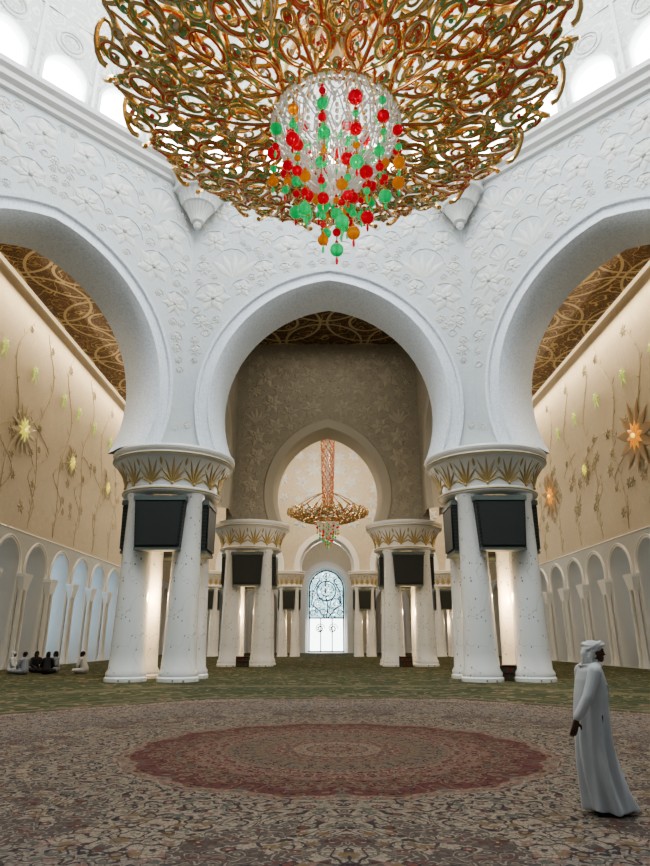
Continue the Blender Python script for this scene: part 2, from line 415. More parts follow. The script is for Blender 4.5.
# octagon faces -------------------------------------------------------------
APO=17.5
def facemap(ang):
    nx,ny=sin(ang),cos(ang); sx,sy=cos(ang),-sin(ang)
    def f(u,w,n): 
        d=APO+n
        return (nx*d+sx*u, CY+ny*d+sy*u, w)
    return f
ZB=10.2; ZT=25.6
A1=(5.5,.85,12.95)
PROF=[(0,2.4),(0,1.9),(-.06,1.2),(.02,.7),(.12,.3),(.28,.02),(.40,-.12),(.48,-.12),(.53,-.03),(.92,-.03),(.96,-.16),(1.1,-.18),(1.15,0)]
names={0:'wall_north',-pi/4:'wall_northwest',pi/4:'wall_northeast'}
for i,(ang,nm) in enumerate(names.items()):
    mb=MB(); mf=facemap(ang)
    arch_wall(mb,mf,APO*T8,T8,ZB,ZT,A1,2.4,PROF)
    relief(mb,mf,APO*T8,11.0,24.9,A1,1.3,2,96,.24,1.1,3+i,.045)
    structure(mb.obj(nm,[M_WALL,M_BAND,M_REL],True,angle=.6))
    mb=MB(); prof=[(0,24.95),(-.18,25.0),(-.22,25.2),(-.45,25.35),(-.5,25.6),(-.7,25.75),(-.75,26.0),(-.5,26.1),(2.4,26.1)]
    vs=[];fs=[]
    for n,z in prof:
        hh=(APO+n)*T8; vs+= [mf(-hh,z,n),mf(hh,z,n)]
    for k in range(len(prof)-1): fs.append((2*k,2*k+1,2*k+3,2*k+2))
    mb.add(vs,fs,0); structure(mb.obj('trim_%d'%(i+1),[M_WHITE],False))
# stepped flared corbels at the corners
for i,sx in enumerate((-1,1)):
    rr=(APO-.55)/cos(pi/8); a=pi/8*sx; cx,cyy=rr*sin(a),CY+rr*cos(a)
    cb=MB(); cb.revolve([(0,-2.5),(.14,-2.46),(.22,-2.3),(.16,-2.15),(.34,-2.08),(.40,-1.9),(.55,-1.6),(.75,-1.3),(.80,-1.22),(.92,-1.18),(.96,-1.05),(1.06,-.85),(1.18,-.65),(1.22,-.6),(1.34,-.56),(1.40,-.42),(1.34,-.3),(1.36,-.05),(1.48,.05),(1.58,.18),(1.6,.5),(0,.5)],72,(0,0,0),0,flute=(24,5,12))
    o=cb.obj('trim_%d'%(10+i),[M_WHITE],True,angle=.5); o.location=(cx,cyy,25.0); structure(o)

# drum above the cornice -----------------------------------------------------
NW=40; RD_=19.2; mb=MB(); half=RD_*math.tan(pi/NW); wi=0
glass=MB()
AW=(1.05,.06,29.3)
gc=arch_curve(1.1,.06,29.3,26.7,.02,19,True)
vs=[(u,0,w) for u,w in gc]; glass.add([(0,0,27.2)]+vs+[(0,0,28.8)],[(20,i+1,i+2) for i in range(18)]+[(20,19,1)],0)
gobj=None
for k in range(-14,15):
    ang=2*pi*k/NW
    nx,ny=sin(ang),cos(ang); sx,sy=cos(ang),-sin(ang)
    def mf(u,w,n,nx=nx,ny=ny,sx=sx,sy=sy):
        d=RD_+n; return (nx*d+sx*u,CY+ny*d+sy*u,w)
    arch_wall(mb,mf,half,0,26.7,33.0,AW,.5,[(0,.5),(0,.05),(.06,-.06),(.2,-.06),(.22,0)],0,1,6,True,False)
    vs=[mf(-half,26.0,0),mf(half,26.0,0),mf(half,26.7,0),mf(-half,26.7,0)]; mb.add(vs,[(0,1,2,3)],0)
    for rr_,tt in ((.72,.09),(.5,.05)):
        mb.tube([mf(rr_*cos(t*pi/10),31.5+rr_*sin(t*pi/10),-.05) for t in range(20)],tt,5,1,closed=True)
    flower(mb,mf,0,31.5,.45,10,.06,1)
    mb.tube([mf(half,26.1,-.05),mf(half,33,-.05)],.13,6,1)
    for q in (-1,1):
        for wz in (27.4,28.6,29.8,30.7): flower(mb,mf,q*(half-.24),wz,.18 if wz<30 else .3,6,.05,1)
    wi+=1
    if gobj is None: gobj=glass.obj('window_1',[M_DAY],False); w_=gobj
    else: w_=gobj.copy(); w_.name='window_%d'%wi; COL.objects.link(w_)
    w_.location=(nx*(RD_+.45),CY+ny*(RD_+.45),0); w_.rotation_euler=(0,0,-ang); structure(w_)
structure(mb.obj('wall_drum',[M_DRUM,M_WHITE],True,angle=.6))
mb=MB(); prof=[(RD_*cos(t*pi/2/14),33+RD_*.85*sin(t*pi/2/14)) for t in range(14)]
mb.revolve(prof,48,(0,CY,0),0,pi/2-1.05*pi*.72,pi/2+1.05*pi*.72)
structure(mb.obj('ceiling_dome',[M_DRUM],True))

# hall ceiling ---------------------------------------------------------------
ZC=24.0; mb=MB(); ho=19.9*T8
mb.add([(-20,31.2,ZC),(20,31.2,ZC),(20,92,ZC),(-20,92,ZC)],[(0,1,2,3)],0)
for s in (-1,1):
    mb.add([(s*ho,31.2,ZC),(s*20,31.2,ZC),(s*20,19.4,ZC)],[(0,1,2)],0)
structure(mb.obj('ceiling',[M_CEIL],False))
mb=MB(); mb.box((0,42,-.15),(46,108,.3),0); structure(mb.obj('floor',[M_FLOORM],False))
mb=MB(); mb.box((0,41,.005),(38.8,98,.01),0); o=mb.obj('carpet',[M_CARPET],False)
top(o,"huge floral medallion carpet in cream, red, navy and olive green","carpet")

# side walls with arcade -----------------------------------------------------
SP=4.05; YA0=39.4-SP*5; NB=18
def sidemap(s,yc):
    def f(u,w,n): return (s*(20+n), yc+u, w)
    return f
for s,nm in ((-1,'wall_west'),(1,'wall_east')):
    mb=MB()
    for k in range(NB):
        yc=YA0+SP*k; mf=sidemap(s,yc)
        arch_wall(mb,mf,SP/2,0,0,8.4,(1.45,.12,6.2),1.6,[(0,1.6),(0,.1),(.06,-.08),(.16,-.08),(.2,-.14),(.28,-.14),(.3,0)],2,1,6,True,False)
    y0=YA0-SP/2; y1=YA0+SP*(NB-.5); mf=sidemap(s,0)
    mb.add([mf(y0,8.4,0),mf(y1,8.4,0),mf(y1,24,0),mf(y0,24,0)],[(0,1,2,3)],0)
    mb.add([mf(y0,0,1.6),mf(y1,0,1.6),mf(y1,9.3,1.6),mf(y0,9.3,1.6)],[(0,1,2,3)],2)
    mb.tube([mf(y0,8.4,-.02),mf(y1,8.4,-.02)],.06,6,1)
    rnd=random.Random(11 if s<0 else 12)
    for k in range(4,12):
        yb=YA0+SP*k+SP*.5
        for (zs,ze,ph,amp) in ((8.7,22.5,rnd.uniform(0,6),.6),(8.7,16,rnd.uniform(0,6),1.1)):
            pts=[(yb+amp*sin(ph+t*.42)*t/14,zs+(ze-zs)*t/26) for t in range(27)]
            vine(mb,mf,pts,.02,3)
            for t in range(3,27,2):
                u,w=pts[t]; sg=1 if t%4==1 else -1
                petal(mb,mf,u,w,pi/2-sg*1.0,rnd.uniform(.35,.7),.09,.03,3,curl=sg*.1)
            for t in (10,24):
                u,w=pts[t]; flower(mb,mf,u+.35,w+.2,rnd.uniform(.3,.55),7,.05,4 if t==24 else 3)
        for q in range(4 if s>0 else 2):
            flower(mb,mf,yb+rnd.uniform(-1.6,1.6),rnd.uniform(9.5,17),rnd.uniform(.3,.6),6,.05,4 if s>0 else 3)
    structure(mb.obj(nm,[M_CREAM,M_WHITE,M_WALL,M_VINE,M_LEAF],True,angle=.6))
for i,s in enumerate((-1,1)):
    mb=MB(); mb.box((s*19.93,55,23.9),(.14,72,.16),0); structure(mb.obj('trim_%d'%(4+i),[M_COVE],False))
gp=MB(); cc=arch_curve(1.25,.1,6.2,1.0,0,19,True); gp.add([(0,u,w) for u,w in cc]+[(0,0,5)],[(19,i,i+1) for i in range(18)]+[(19,18,0)],0)
gl={}
for s in (-1,1):
    for k in range(5,14):
        bright=(s<0 and k>=7); key=bright
        if key not in gl:
            gl[key]=gp.obj('window_%d'%(wi+1),[M_BLUE if bright else M_GREYG],False); w_=gl[key]
        else: w_=gl[key].copy(); COL.objects.link(w_)
        wi+=1; w_.name='window_%d'%wi; w_.location=(s*21.5,YA0+SP*k,0); structure(w_)
ac_src=None
for s in (-1,1):
    for k in range(4,13):
        loc=(s*19.68,YA0+SP*(k+.5),0)
        if ac_src is None:
            e=empty('arcade_column',loc)
            for dyy in (-.27,.27):
                b=MB(); b.revolve([(0,0),(.24,0),(.24,.15),(.20,.3),(.165,.5),(.15,4.6),(.18,4.75),(0,4.75)],12,(0,dyy,0),0)
                child(b.obj('shaft',[M_WHITE],True,angle=.8),e)
            b=MB(); b.box((0,0,5.15),(.52,1.15,.8),0,taper=.62); b.box((0,0,5.65),(.56,1.22,.2),0)
            child(b.obj('capital',[M_WHITE],False),e); ac_src=e
        else: e=copy_thing(ac_src,loc)
        top(e,"slim white marble twin column between wall arches","column","arcade columns")
def wallflower(s,y,z,R,kind):
    mb=MB()
    mf=lambda u,w,n:(n*s*1.0,u,w)
    if kind=='small':
        flower(mb,mf,0,0,R,6,.06,0,0); mats=[M_GLOWS]
        for q in (-1,1): petal(mb,mf,0,-R*.5,-pi/2+q*.5,R*1.5,R*.2,.04,0)
    elif kind=='green':
        mats=[M_GLOWG,M_VINE,M_GLOWC]
        for i in range(14): petal(mb,mf,0,0,2*pi*i/14+.2,R*2.1,R*.2,.05,1,curl=.12)
        flower(mb,mf,0,0,R,10,.12,0,2)
    else:
        mats=[M_GLOWO,M_BRNP,M_GLOWC]
        for i in range(11): petal(mb,mf,0,0,2*pi*i/11+.2,R*2.0,R*.30,.05,1,curl=.15)
        flower(mb,mf,0,0,R*.9,10,.12,0,2)
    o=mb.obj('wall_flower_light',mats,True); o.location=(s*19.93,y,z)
    top(o,{'small':"small pale yellow-green glass flower inlaid in the cream wall",'green':"glowing yellow-green flower inlay on the cream marble wall",'orange':"large glowing orange flower inlay on the cream marble wall"}[kind],"wall light",{'small':'small wall flower inlays','green':'large green wall flowers','orange':'large orange wall flowers'}[kind])
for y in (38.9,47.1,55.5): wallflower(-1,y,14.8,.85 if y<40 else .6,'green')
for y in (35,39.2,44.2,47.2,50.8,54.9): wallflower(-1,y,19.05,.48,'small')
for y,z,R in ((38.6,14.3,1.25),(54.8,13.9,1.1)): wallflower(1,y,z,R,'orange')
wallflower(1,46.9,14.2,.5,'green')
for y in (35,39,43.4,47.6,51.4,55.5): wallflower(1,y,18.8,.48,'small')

# inner bay walls and further arcades ---------------------------------------
def ymap(xc,y): 
    return lambda u,w,n:(xc+u,y+n,w)
PR2=[(0,2.0),(0,.5),(.1,.05),(.22,-.12),(.4,-.12),(.7,-.1),(.85,-.12),(.95,0)]
mb=MB(); mf=ymap(0,45.0); A2=(3.8,1.1,12.0)
arch_wall(mb,mf,7.4,0,9.75,24,A2,2.0,PR2)
relief(mb,mf,6.6,10.5,23.4,A2,1.1,2,90,.3,.95,31,.08)
structure(mb.obj('wall_inner_bay',[M_TAN,M_INW,M_TANREL],True,angle=.6))
for s,nm in ((-1,'wall_inner_west'),(1,'wall_inner_east')):
    mb=MB(); mf=lambda u,w,n,s=s:(s*(6.9+n),38.1+u,w)
    arch_wall(mb,mf,6.9,0,10.2,24,(4.2,.3,12.4),1.2,[(0,1.2),(0,.3),(.3,-.1),(1.1,-.1),(1.2,0)])
    structure(mb.obj(nm,[M_TAN,M_INW],True,angle=.6))
PR3=[(0,1.6),(0,.4),(.2,-.1),(.7,-.1),(.8,0)]
for xc,h,a in ((0,4.1,2.8),(-8.5,4.4,3.0),(8.5,4.4,3.0),(-16.45,3.55,2.6),(16.45,3.55,2.6)):
    mb=MB(); mf=ymap(xc,70); A3=(a,.2,9.4)
    arch_wall(mb,mf,h,0,8.9,24,A3,1.6,PR3)
    if abs(xc)<10: relief(mb,mf,h,13.2,23,A3,1.0,2,20,.4,1.0,41+int(xc),.12)
    structure(mb.obj('wall_arcade_%s'%{0:'centre',-8.5:'west',8.5:'east',-16.45:'far_west',16.45:'far_east'}[xc],[M_CREAM,M_WHITE,M_REL],True,angle=.6))
mb=MB(); mf=ymap(0,91)
arch_wall(mb,mf,5.5,0,0,24,(2.6,.2,8.5),1.0,[(0,1.0),(0,.3),(.3,-.2),(.9,-.2),(1.1,-.1),(1.2,0)],0,1,8,True,False)
for xc in (-9,9,-16.5,16.5):
    mf=ymap(xc,91); arch_wall(mb,mf,3.5 if abs(xc)<10 else 4.0,0,0,24,(1.9,.2,6.6),1.0,[(0,1.0),(0,.3),(.2,-.15),(.7,-.15),(.8,0)],0,1,6,True,False)
mb.add([(-22,92,0),(22,92,0),(22,92,24),(-22,92,24)],[(0,1,2,3)],1)
structure(mb.obj('wall_end',[M_CREAM,M_WHITE],True,angle=.6))
# doorway with tracery
mb=MB(); cc=arch_curve(2.45,.2,8.5,.1,0,25,True); mb.add([(u,91.7,w) for u,w in cc]+[(0,91.7,5)],[(25,i,i+1) for i in range(24)]+[(25,24,0)],0)
for xx in (-2.4,-.8,.8,2.4): mb.tube([(xx,91.55,.1),(xx,91.55,4.6)],.08,6,1)
for zz in (4.6,.15): mb.tube([(-2.5,91.55,zz),(2.5,91.55,zz)],.10,6,1)
mb.tube([(u*.98,91.55,w) for u,w in cc],.10,6,1)
mb.tube([(1.35*cos(t*pi/12),91.55,8.3+1.35*sin(t*pi/12)) for t in range(24)],.09,5,1,closed=True)
for kx,kz,kr,dr in ((0,8.3,1.1,1),(-1.2,6.5,.85,-1),(1.2,6.5,.85,1),(0,10.3,.55,1),(-1.6,9.6,.6,1),(1.6,9.6,.6,-1),(-.5,5.4,.5,1),(.6,5.5,.5,-1),(-1.9,5.3,.45,1),(1.9,5.3,.45,-1),(-.9,3.2,.7,1),(.9,3.2,.7,-1),(-2.0,7.9,.5,1),(2.0,7.9,.5,-1)):
    pts=[(kx+kr*(1-t/26)*cos(dr*t*.5),91.55,kz+kr*(1-t/26)*sin(t*.5)) for t in range(22)]; mb.tube(pts,.05,5,1)
    for q in range(7): mb.ball((kx+kr*.45*cos(q*.9),91.52,kz+kr*.45*sin(q*.9)),(kr*.15,.05,kr*.15),2 if kz>4.6 else 1,6,4)
for pts in ([(0,4.6),(.2,6),(-.15,8),(0,10.8)],[(-.2,4.6),(-1.0,5.6),(-2.1,6.4),(-1.9,8.2),(-1.0,9.8)],[(.2,4.6),(1.0,5.6),(2.1,6.4),(1.9,8.2),(1.0,9.8)]):
    mb.tube([(a,91.55,b) for a,b in pts],.08,5,1)
M_WHGL=flat('white_tracery_glass',(.6,.65,.66),.3,0,(.9,1,1),1.6)
structure(mb.obj('door_1',[M_DOORG,M_DARKM,M_WHGL],True,angle=.8))
for i,xc in enumerate((-9,9)):
    mb=MB(); mb.box((xc,91.75,2.6),(2.6,.2,5.2),0)
    for xx in (-.65,.65):
        mb.box((xc+xx,91.62,2.6),(1.15,.1,4.9),1); mb.box((xc+xx,91.55,3.6),(.8,.06,1.9),0); mb.box((xc+xx,91.55,1.3),(.8,.06,1.4),0)
    structure(mb.obj('door_%d'%(i+2),[M_DARKM,M_BLACK],False))

# ------------------------------------------------------------------ column clusters
def make_cluster():
    e=empty('column_cluster')
    for sx in (-1,1):
        for sy in (-1,1):
            b=MB(); b.revolve([(0,0),(.90,0),(.90,.14),(.84,.2),(.86,.34),(.76,.5),(.73,1.2),(.64,5),(.59,7.8),(.68,8.0),(.68,8.15),(0,8.15)],32,(0,0,0),0)
            o=b.obj('pillar',[M_PILLAR],True,angle=.7); o.location=(sx*1.13,sy*1.13,0); child(o,e)
    capr=[(2.18,8.1),(2.33,8.18),(2.33,8.34),(2.2,8.42),(2.24,8.7),(2.36,9.1),(2.56,9.45),(2.74,9.68),(2.88,9.74),(2.88,9.86),(2.8,9.92),(2.92,10.0),(2.95,10.1),(2.92,10.2)]
    b=MB(); b.revolve([(0,8.1)]+capr+[(0,10.2)],56,(0,0,0),0)
    def rad(z):
        for i in range(len(capr)-1):
            if capr[i][1]<=z<=capr[i+1][1]:
                t=(z-capr[i][1])/(capr[i+1][1]-capr[i][1]); return capr[i][0]+t*(capr[i+1][0]-capr[i][0])
        return 2.8
    cap=child(b.obj('capital',[M_WHITE],True,angle=.5),e)
    b=MB(); NL=14
    def cmf(u,w,n):
        w=min(max(w,8.43),9.66); r_=rad(w)-n+.012; a=u/2.5; return (r_*cos(a),r_*sin(a),w)
    for k in range(NL):
        u=2*pi*2.5*k/NL
        for (an,L,W,cu_) in ((90,1.15,.075,0),(72,1.12,.07,-.05),(108,1.12,.07,.05),(53,1.0,.065,-.10),(127,1.0,.065,.10),(34,.8,.055,-.16),(146,.8,.055,.16)):
            petal(b,cmf,u,8.5,math.radians(an),L,W,.05,0,curl=cu_)
        b.ball(cmf(u,8.5,-.03),.08,0,8,6)
        uh=u+pi*2.5/NL
        petal(b,cmf,uh,9.62,-pi/2,.38,.06,.05,0)
    for z,r_ in ((9.80,2.9),(8.26,2.34)):
        b.tube([(r_*cos(t*pi/24),r_*sin(t*pi/24),z) for t in range(48)],.035,5,0,closed=True)
    child(b.obj('gold_leaf_ornament',[M_GOLDP],True),cap)
    for q in range(4):
        dy_=0 if q%2==0 else .22
        b=MB(); b.box((0,-1.85+dy_,6.65),(2.25,.7,2.15),0,taper=.88)
        b.box((0,-1.88+dy_,7.8),(2.35,.75,.22),1); b.box((0,-1.87+dy_,5.52),(2.0,.65,.12),1)
        o=b.obj('speaker_box',[M_GRILLE,M_FRAME],False); o.rotation_euler=(0,0,q*pi/2); child(o,e)
        b=MB(); b.box((0,-2.225+dy_,6.65),(2.05,.04,1.95),0,taper=.9); child(b.obj('grille',[M_BLACK],False),o)
    return e
cl=make_cluster(); cl.location=(-7.66,30.0,.01)
LBL="four white inlaid marble pillars carrying a round gold-leafed capital"
top(cl,LBL,"column","large column clusters")
for x,y,sc in ((7.72,30,1),(-5.6,46,.95),(5.6,46,.95)):
    c2=copy_thing(cl,(x,y,.01),(sc,sc,sc)); top(c2,LBL,"column","large column clusters")
for x,y in ((-4.1,70.8),(4.1,70.8),(-12.9,70.8),(12.9,70.8)):
    c2=copy_thing(cl,(x,y,.01),(.6,.6,.87)); top(c2,"slender white pillar group with gilt capital near the end wall","column","distant column clusters")
def point(name,loc,P,col,rad=.3):
    l=bpy.data.lights.new(name,'POINT'); l.energy=P; l.color=col; l.shadow_soft_size=rad
    o=bpy.data.objects.new(name,l); o.location=loc; COL.objects.link(o); return o
for (x,y,P) in ((-7.7,30,340),(7.7,30,340),(-5.6,46,250),(5.6,46,250),(-12.9,70.8,120),(12.9,70.8,120),(4.1,70.8,80),(-4.1,70.8,80)):
    point('uplight',(x,y,3.6),P,(1,.70,.40),.2)

# ------------------------------------------------------------------ chandelier
def make_chandelier():
    e=empty('chandelier')
    def bowl(r,th,d=0.0):
        s=max(0,(r-1.4)/3.9); z=.3*s+.95*s**2.4
        return (r*cos(th),r*sin(th),z-d)
    fr=MB(); rnd=random.Random(5)
    def tier(fr,r0,r1,n,off,tr,bf=bowl,rich=True):
        for k in range(n):
            th0=2*pi*(k+off)/n; ha=pi/n
            def P(a,b,d=0): return bf(r0+(r1-r0)*b,th0+a*ha,d)
            for s in (-1,1):
                o=[(s*.05,0),(s*.35,.10),(s*.72,.28),(s*.88,.48),(s*.74,.68),(s*.42,.82),(s*.15,.93),(0,1.08)]
                def sm(o,m=4):
                    out=[]
                    for i in range(len(o)-1):
                        p0=o[max(i-1,0)];p1=o[i];p2=o[i+1];p3=o[min(i+2,len(o)-1)]
                        for t in range(m):
                            t/=m
                            out.append(tuple(.5*((2*p1[q])+(-p0[q]+p2[q])*t+(2*p0[q]-5*p1[q]+4*p2[q]-p3[q])*t*t+(-p0[q]+3*p1[q]-3*p2[q]+p3[q])*t**3) for q in (0,1)))
                    out.append(o[-1]); return out
                oo=sm(o); L=len(oo)
                fr.rib([P(*q) for q in oo],[tr*(.85+.85*sin(pi*i/(L-1))) for i in range(L)],tr*.9,0,rnd.choice([1,1,2,3]))
                for q in oo[2::3]: fr.ball(P(q[0],q[1],tr*1.1),tr*.42,rnd.choice([0,3,1,2]),6,4)
                if not rich: continue
                for (ca,cb,R0,st,tn,dr) in ((.42,.50,.31,-1.9,1.45,1),(.36,.80,.17,-2.4,1.3,1),(.98,.86,.27,2.2,1.45,-1),(.95,.14,.17,-2.6,1.2,1)):
                    pts=[]
                    M=20
                    for t in range(M+1):
                        f=t/M; R=R0*(1-.75*f); an=st+dr*f*tn*2*pi
                        pts.append(P(s*(ca+R*cos(an)*1.25),cb+R*sin(an),.04+.10*f))
                    fr.rib(pts,[tr*1.15*(1-.5*t/M) for t in range(M+1)],tr*.8,0,rnd.choice([1,2,3,0]))
                    fr.ball(P(s*ca,cb,.14),tr*1.05,rnd.choice([1,0,2,3]),7,5)
                for (u0,w0,u1,w1) in ((.1,.15,.35,.42),(.12,.45,.30,.70),(.55,.16,.75,.05),(.72,.5,.98,.60)):
                    a_=P(s*u0,w0,.02); b_=P(s*u1,w1,.05); m_=tuple((a_[q]+b_[q])/2 for q in range(3))
                    fr.rib([a_,m_,b_],[tr*.3,tr*1.4,tr*.2],tr*.6,0,rnd.choice([0,2,1]))
            fr.rib([P(0,0,.02),P(0,.3,.06),P(0,.62,.08),P(0,.95,.03)],[tr*1.3,tr*1.1,tr,tr*.5],tr,0,1)
            for b,m_ in ((.12,1),(.3,0),(.46,2),(.6,1),(.75,0)): fr.ball(P(0,b,tr*1.5),tr*.8,m_,7,5)
    tier(fr,1.45,2.80,10,0,.046)
    tier(fr,2.50,3.98,13,.5,.053)
    tier(fr,3.65,5.1,16,0,.057)
    for r_,z_,t_ in ((1.42,0.0,.08),(1.30,-.08,.045)):
        fr.tube([(r_*cos(t*pi/36),r_*sin(t*pi/36),z_) for t in range(72)],t_,6,0,closed=True)
    for k in range(32):
        th=2*pi*k/32
        pts=[]
        for t in range(16):
            f=t/15; R=.42*(1-.7*f); an=-1.6+f*7.5
            pts.append((5.0+.18+R*cos(an)*.6, th+ (R*sin(an))*.15*(1 if k%2 else -1), 1.35+R*sin(an)))
        fr.tube([(p[0]*cos(p[1]),p[0]*sin(p[1]),p[2]) for p in pts],[.07*(1-.5*t/15) for t in range(16)],5,0)
        fr.ball(((5.2)*cos(th),(5.2)*sin(th),1.35),.075,rnd.choice([1,2,0]),6,5)
    child(fr.obj('scrollwork_bowl',[M_GOLD,M_RED,M_GRNE,M_PALE],True,angle=.9),e)
    up=MB()
    def bowlb(r,th,d=0.0):
        s=max(0,(r-1.4)/3.9); z=.65+.3*s+.9*s**2.4
        return (r*cos(th),r*sin(th),z-d)
    tier(up,1.6,3.0,12,.25,.05,bowlb,False); tier(up,2.9,4.6,15,.25,.055,bowlb,False)
    for k in range(10):
        th=2*pi*k/10
        up.tube([(r_*cos(th),r_*sin(th),z_) for r_,z_ in ((.5,4.0),(1.6,3.6),(2.8,2.9),(3.8,2.2),(4.6,1.7),(5.0,1.35))],.05,6,0)
        up.tube([(r_*cos(th),r_*sin(th),z_) for r_,z_ in ((.4,3.5),(1.0,2.2),(1.35,1.0),(1.42,0.05))],.05,6,0)
    child(up.obj('upper_scrollwork_tier',[M_GOLD,M_RED,M_GRNE,M_PALE],True,angle=.9),e)
    st=MB()
    H0,H1=2.0,17.5
    for dr in (-1,1):
        for q in range(12):
            a0=2*pi*q/12; pts=[]
            for t in range(48):
                f=t/47; z=H0+(H1-H0)*f; rr=.70+.40*f
                if t<3: rr*= .6+.13*t
                pts.append((rr*cos(a0+dr*f*11),rr*sin(a0+dr*f*11),z))
            st.tube(pts,.045,4,0 if dr>0 else 1,cap=False)
            for t in range(1,47,2): st.ball(pts[t],.09,(1,2,0,2)[(t+q)%4],6,4)
    st.tube([(0,0,2),(0,0,17.5)],.2,8,2)
    child(st.obj('crystal_stem',[M_GOLD,M_RED,M_CLR],True),e)
    cd=MB()
    def dr_(f): return 1.28*(1-f**1.6)+.15
    for i in range(19):
        f=i/18; rr=dr_(f); z=-.05-1.9*f
        n=max(8,int(rr*30))
        for q in range(n):
            a=2*pi*(q+.5*(i%2))/n; cd.ball((rr*cos(a),rr*sin(a),z-.05*abs(sin(a*6))),(.05,.05,.065),0,6,4)
    for lv in range(5):
        f=lv/5; n=12
        for q in range(n):
            for nest in (1,.72,.45):
                a0=2*pi*(q+.5*(lv%2))/n
                pts=[]
                for t in range(11):
                    u=t/10*2-1; ff=f+.02+.26*nest*(1-u*u); rr=dr_(min(1,ff))+.05
                    a=a0+u*nest*pi/n; pts.append((rr*cos(a),rr*sin(a),-.05-1.9*ff))
                cd.tube(pts,.02,4,0,cap=False)
    d=child(cd.obj('clear_crystal_drape',[M_CLR],True),e); d["kind"]="stuff"
    for ri,(rho,n,off) in enumerate(((0.0,1,0),(.36,5,0),(.72,8,.4),(1.08,10,.1),(1.42,13,.3))):
        for q in range(n):
            a=2*pi*(q+off)/n; x,y=rho*cos(a),rho*sin(a)
            zb=-3.45+rho*1.35+(.22 if q%2 else -.12)+rnd.uniform(-.08,.08); zt=-.1
            b=MB(); z=zb
            b.tube([(x,y,zb),(x,y,zt)],.012,4,3)
            b.ball((x,y,zb-.12),(.03,.03,.10),rnd.choice([0,1]),6,5)
            prev=None; cnt=0
            while z<zt-.3:
                R=(.145,.085,.12,.075)[(cnt+q)%4]*rnd.uniform(.92,1.1)
                m_=rnd.choice([x_ for x_ in (0,1,2,0,1,1) if x_!=prev] ); prev=m_
                b.ball((x,y,z+R),R,m_,14,10)
                z+=2*R; cnt+=1
                b.ball((x,y,z+.05),.04,rnd.choice([0,1,2]),6,5); z+=.10
                z+=rnd.choice([0.04,.10,.16])
            child(b.obj('bead_strand',[M_BR,M_BG,M_BA,M_GOLD],True),e)
    return e
ch=make_chandelier(); ch.location=(.05,CY+.1,12.95)
top(ch,"giant gilded scrollwork chandelier with hanging red, green and amber crystal beads","chandelier","chandeliers")
ch2=copy_thing(ch,(.05,56,11.75),(.68,.68,.68),.3)
top(ch2,"smaller gilded chandelier with crystal stem hanging beyond the inner arch","chandelier","chandeliers")
c_=MB(); c_.tube([(0,0,0),(0,0,18)],.06,6,0); o=c_.obj('chandelier_cable',[M_DARKM],True); o.location=(0,0,17); child(o,ch)

# ------------------------------------------------------------------ people
M_SKIN=flat('brown_skin',(.10,.05,.032),.55)
g=G('white_cotton_robe',.85,spec=.2); p=g.pos(); g.color(g.mix(g.noise(p,3,2),(.52,.54,.55),(.64,.65,.64))); g.bump(g.noise(p,120,2),.1,.004); M_ROBE=g.mat
g=G('patterned_white_headscarf',.85,spec=.2); p=g.pos(); v=g.vor(p,60,0.); g.color(g.mix(g.m('LESS_THAN',v.outputs['Distance'],.25),(.66,.66,.64),(.32,.32,.32))); M_SCARF=g.mat
M_SANDAL=flat('dark_leather',(.02,.015,.012),.5)
M_EYE=flat('eye_dark',(.02,.02,.02),.2)
M_HAIR=flat('black_hair',(.012,.01,.01),.7)
def cap(mb,p0,p1,r0,r1,seg=12):
    mb.tube([p0,p1],[r0,r1],seg,0); mb.ball(p0,r0,0,seg,8); mb.ball(p1,r1,0,seg,8)
def chain(mb,pts,rs):
    for i in range(len(pts)-1): cap(mb,pts[i],pts[i+1],rs[i],rs[i+1])
def bake(mb,name,mats,vox,smooth=3):
    o=mb.obj(name,mats,True)
    m=o.modifiers.new('r','REMESH'); m.mode='VOXEL'; m.voxel_size=vox; m.use_smooth_shade=True
    if smooth:
        s_=o.modifiers.new('s','SMOOTH'); s_.factor=.5; s_.iterations=smooth
    dg=bpy.context.evaluated_depsgraph_get(); dg.update()
    me=bpy.data.meshes.new_from_object(o.evaluated_get(dg)); o.modifiers.clear(); o.data=me; me.name=name
    if not me.materials: 
        for mm in mats: me.materials.append(mm)
    return o
def hand(mb,w,down,fwd,side):
    w=Vector(w); d=Vector(down).normalized(); f=Vector(fwd).normalized(); s=Vector(side).normalized()
    for q in (-.026,-.009,.009,.026): chain(mb,[w+f*q*.6,w+d*.09+f*q],[.017,.014])
    for q,L,b in ((.030,.066,.0),(.010,.078,.0),(-.010,.074,0),(-.029,.058,0)):
        k0=w+d*.09+f*q; k1=k0+(d*.9+s*.3).normalized()*L*.5; k2=k1+(d*.6+s*.75).normalized()*L*.5
        chain(mb,[k0,k1,k2],[.0095,.0088,.0078])
    t0=w+d*.025+f*.028; t1=t0+(d*.6+f*.8).normalized()*.04; t2=t1+(d*.9+f*.35+s*.2).normalized()*.032
    chain(mb,[t0,t1,t2],[.013,.011,.009])
def head(mb,c,yaw=0.0,sc=1.0):
    R=Matrix.Rotation(yaw,3,'Z'); c=Vector(c)
    def L(x,y,z): return tuple(c+R@Vector((x*sc,y*sc,z*sc)))
    def B(x,y,z,r): mb.ball(L(x,y,z),tuple(k*sc for k in r),0,14,10,R)
    B(-.012,0,.03,(.098,.076,.088)); B(.022,0,-.03,(.066,.06,.075)); B(.062,0,-.085,(.028,.032,.024))
    B(.078,0,.022,(.02,.058,.012)); B(.094,0,-.012,(.014,.011,.028)); B(.106,0,-.03,(.016,.014,.011))
    B(.086,0,-.058,(.012,.026,.007)); B(.084,0,-.070,(.012,.024,.008))
    for s in (-1,1):
        B(-.008,s*.078,-.01,(.018,.010,.032)); B(.06,s*.045,-.025,(.02,.02,.02))
px,py=2.70,7.32
man=MB()
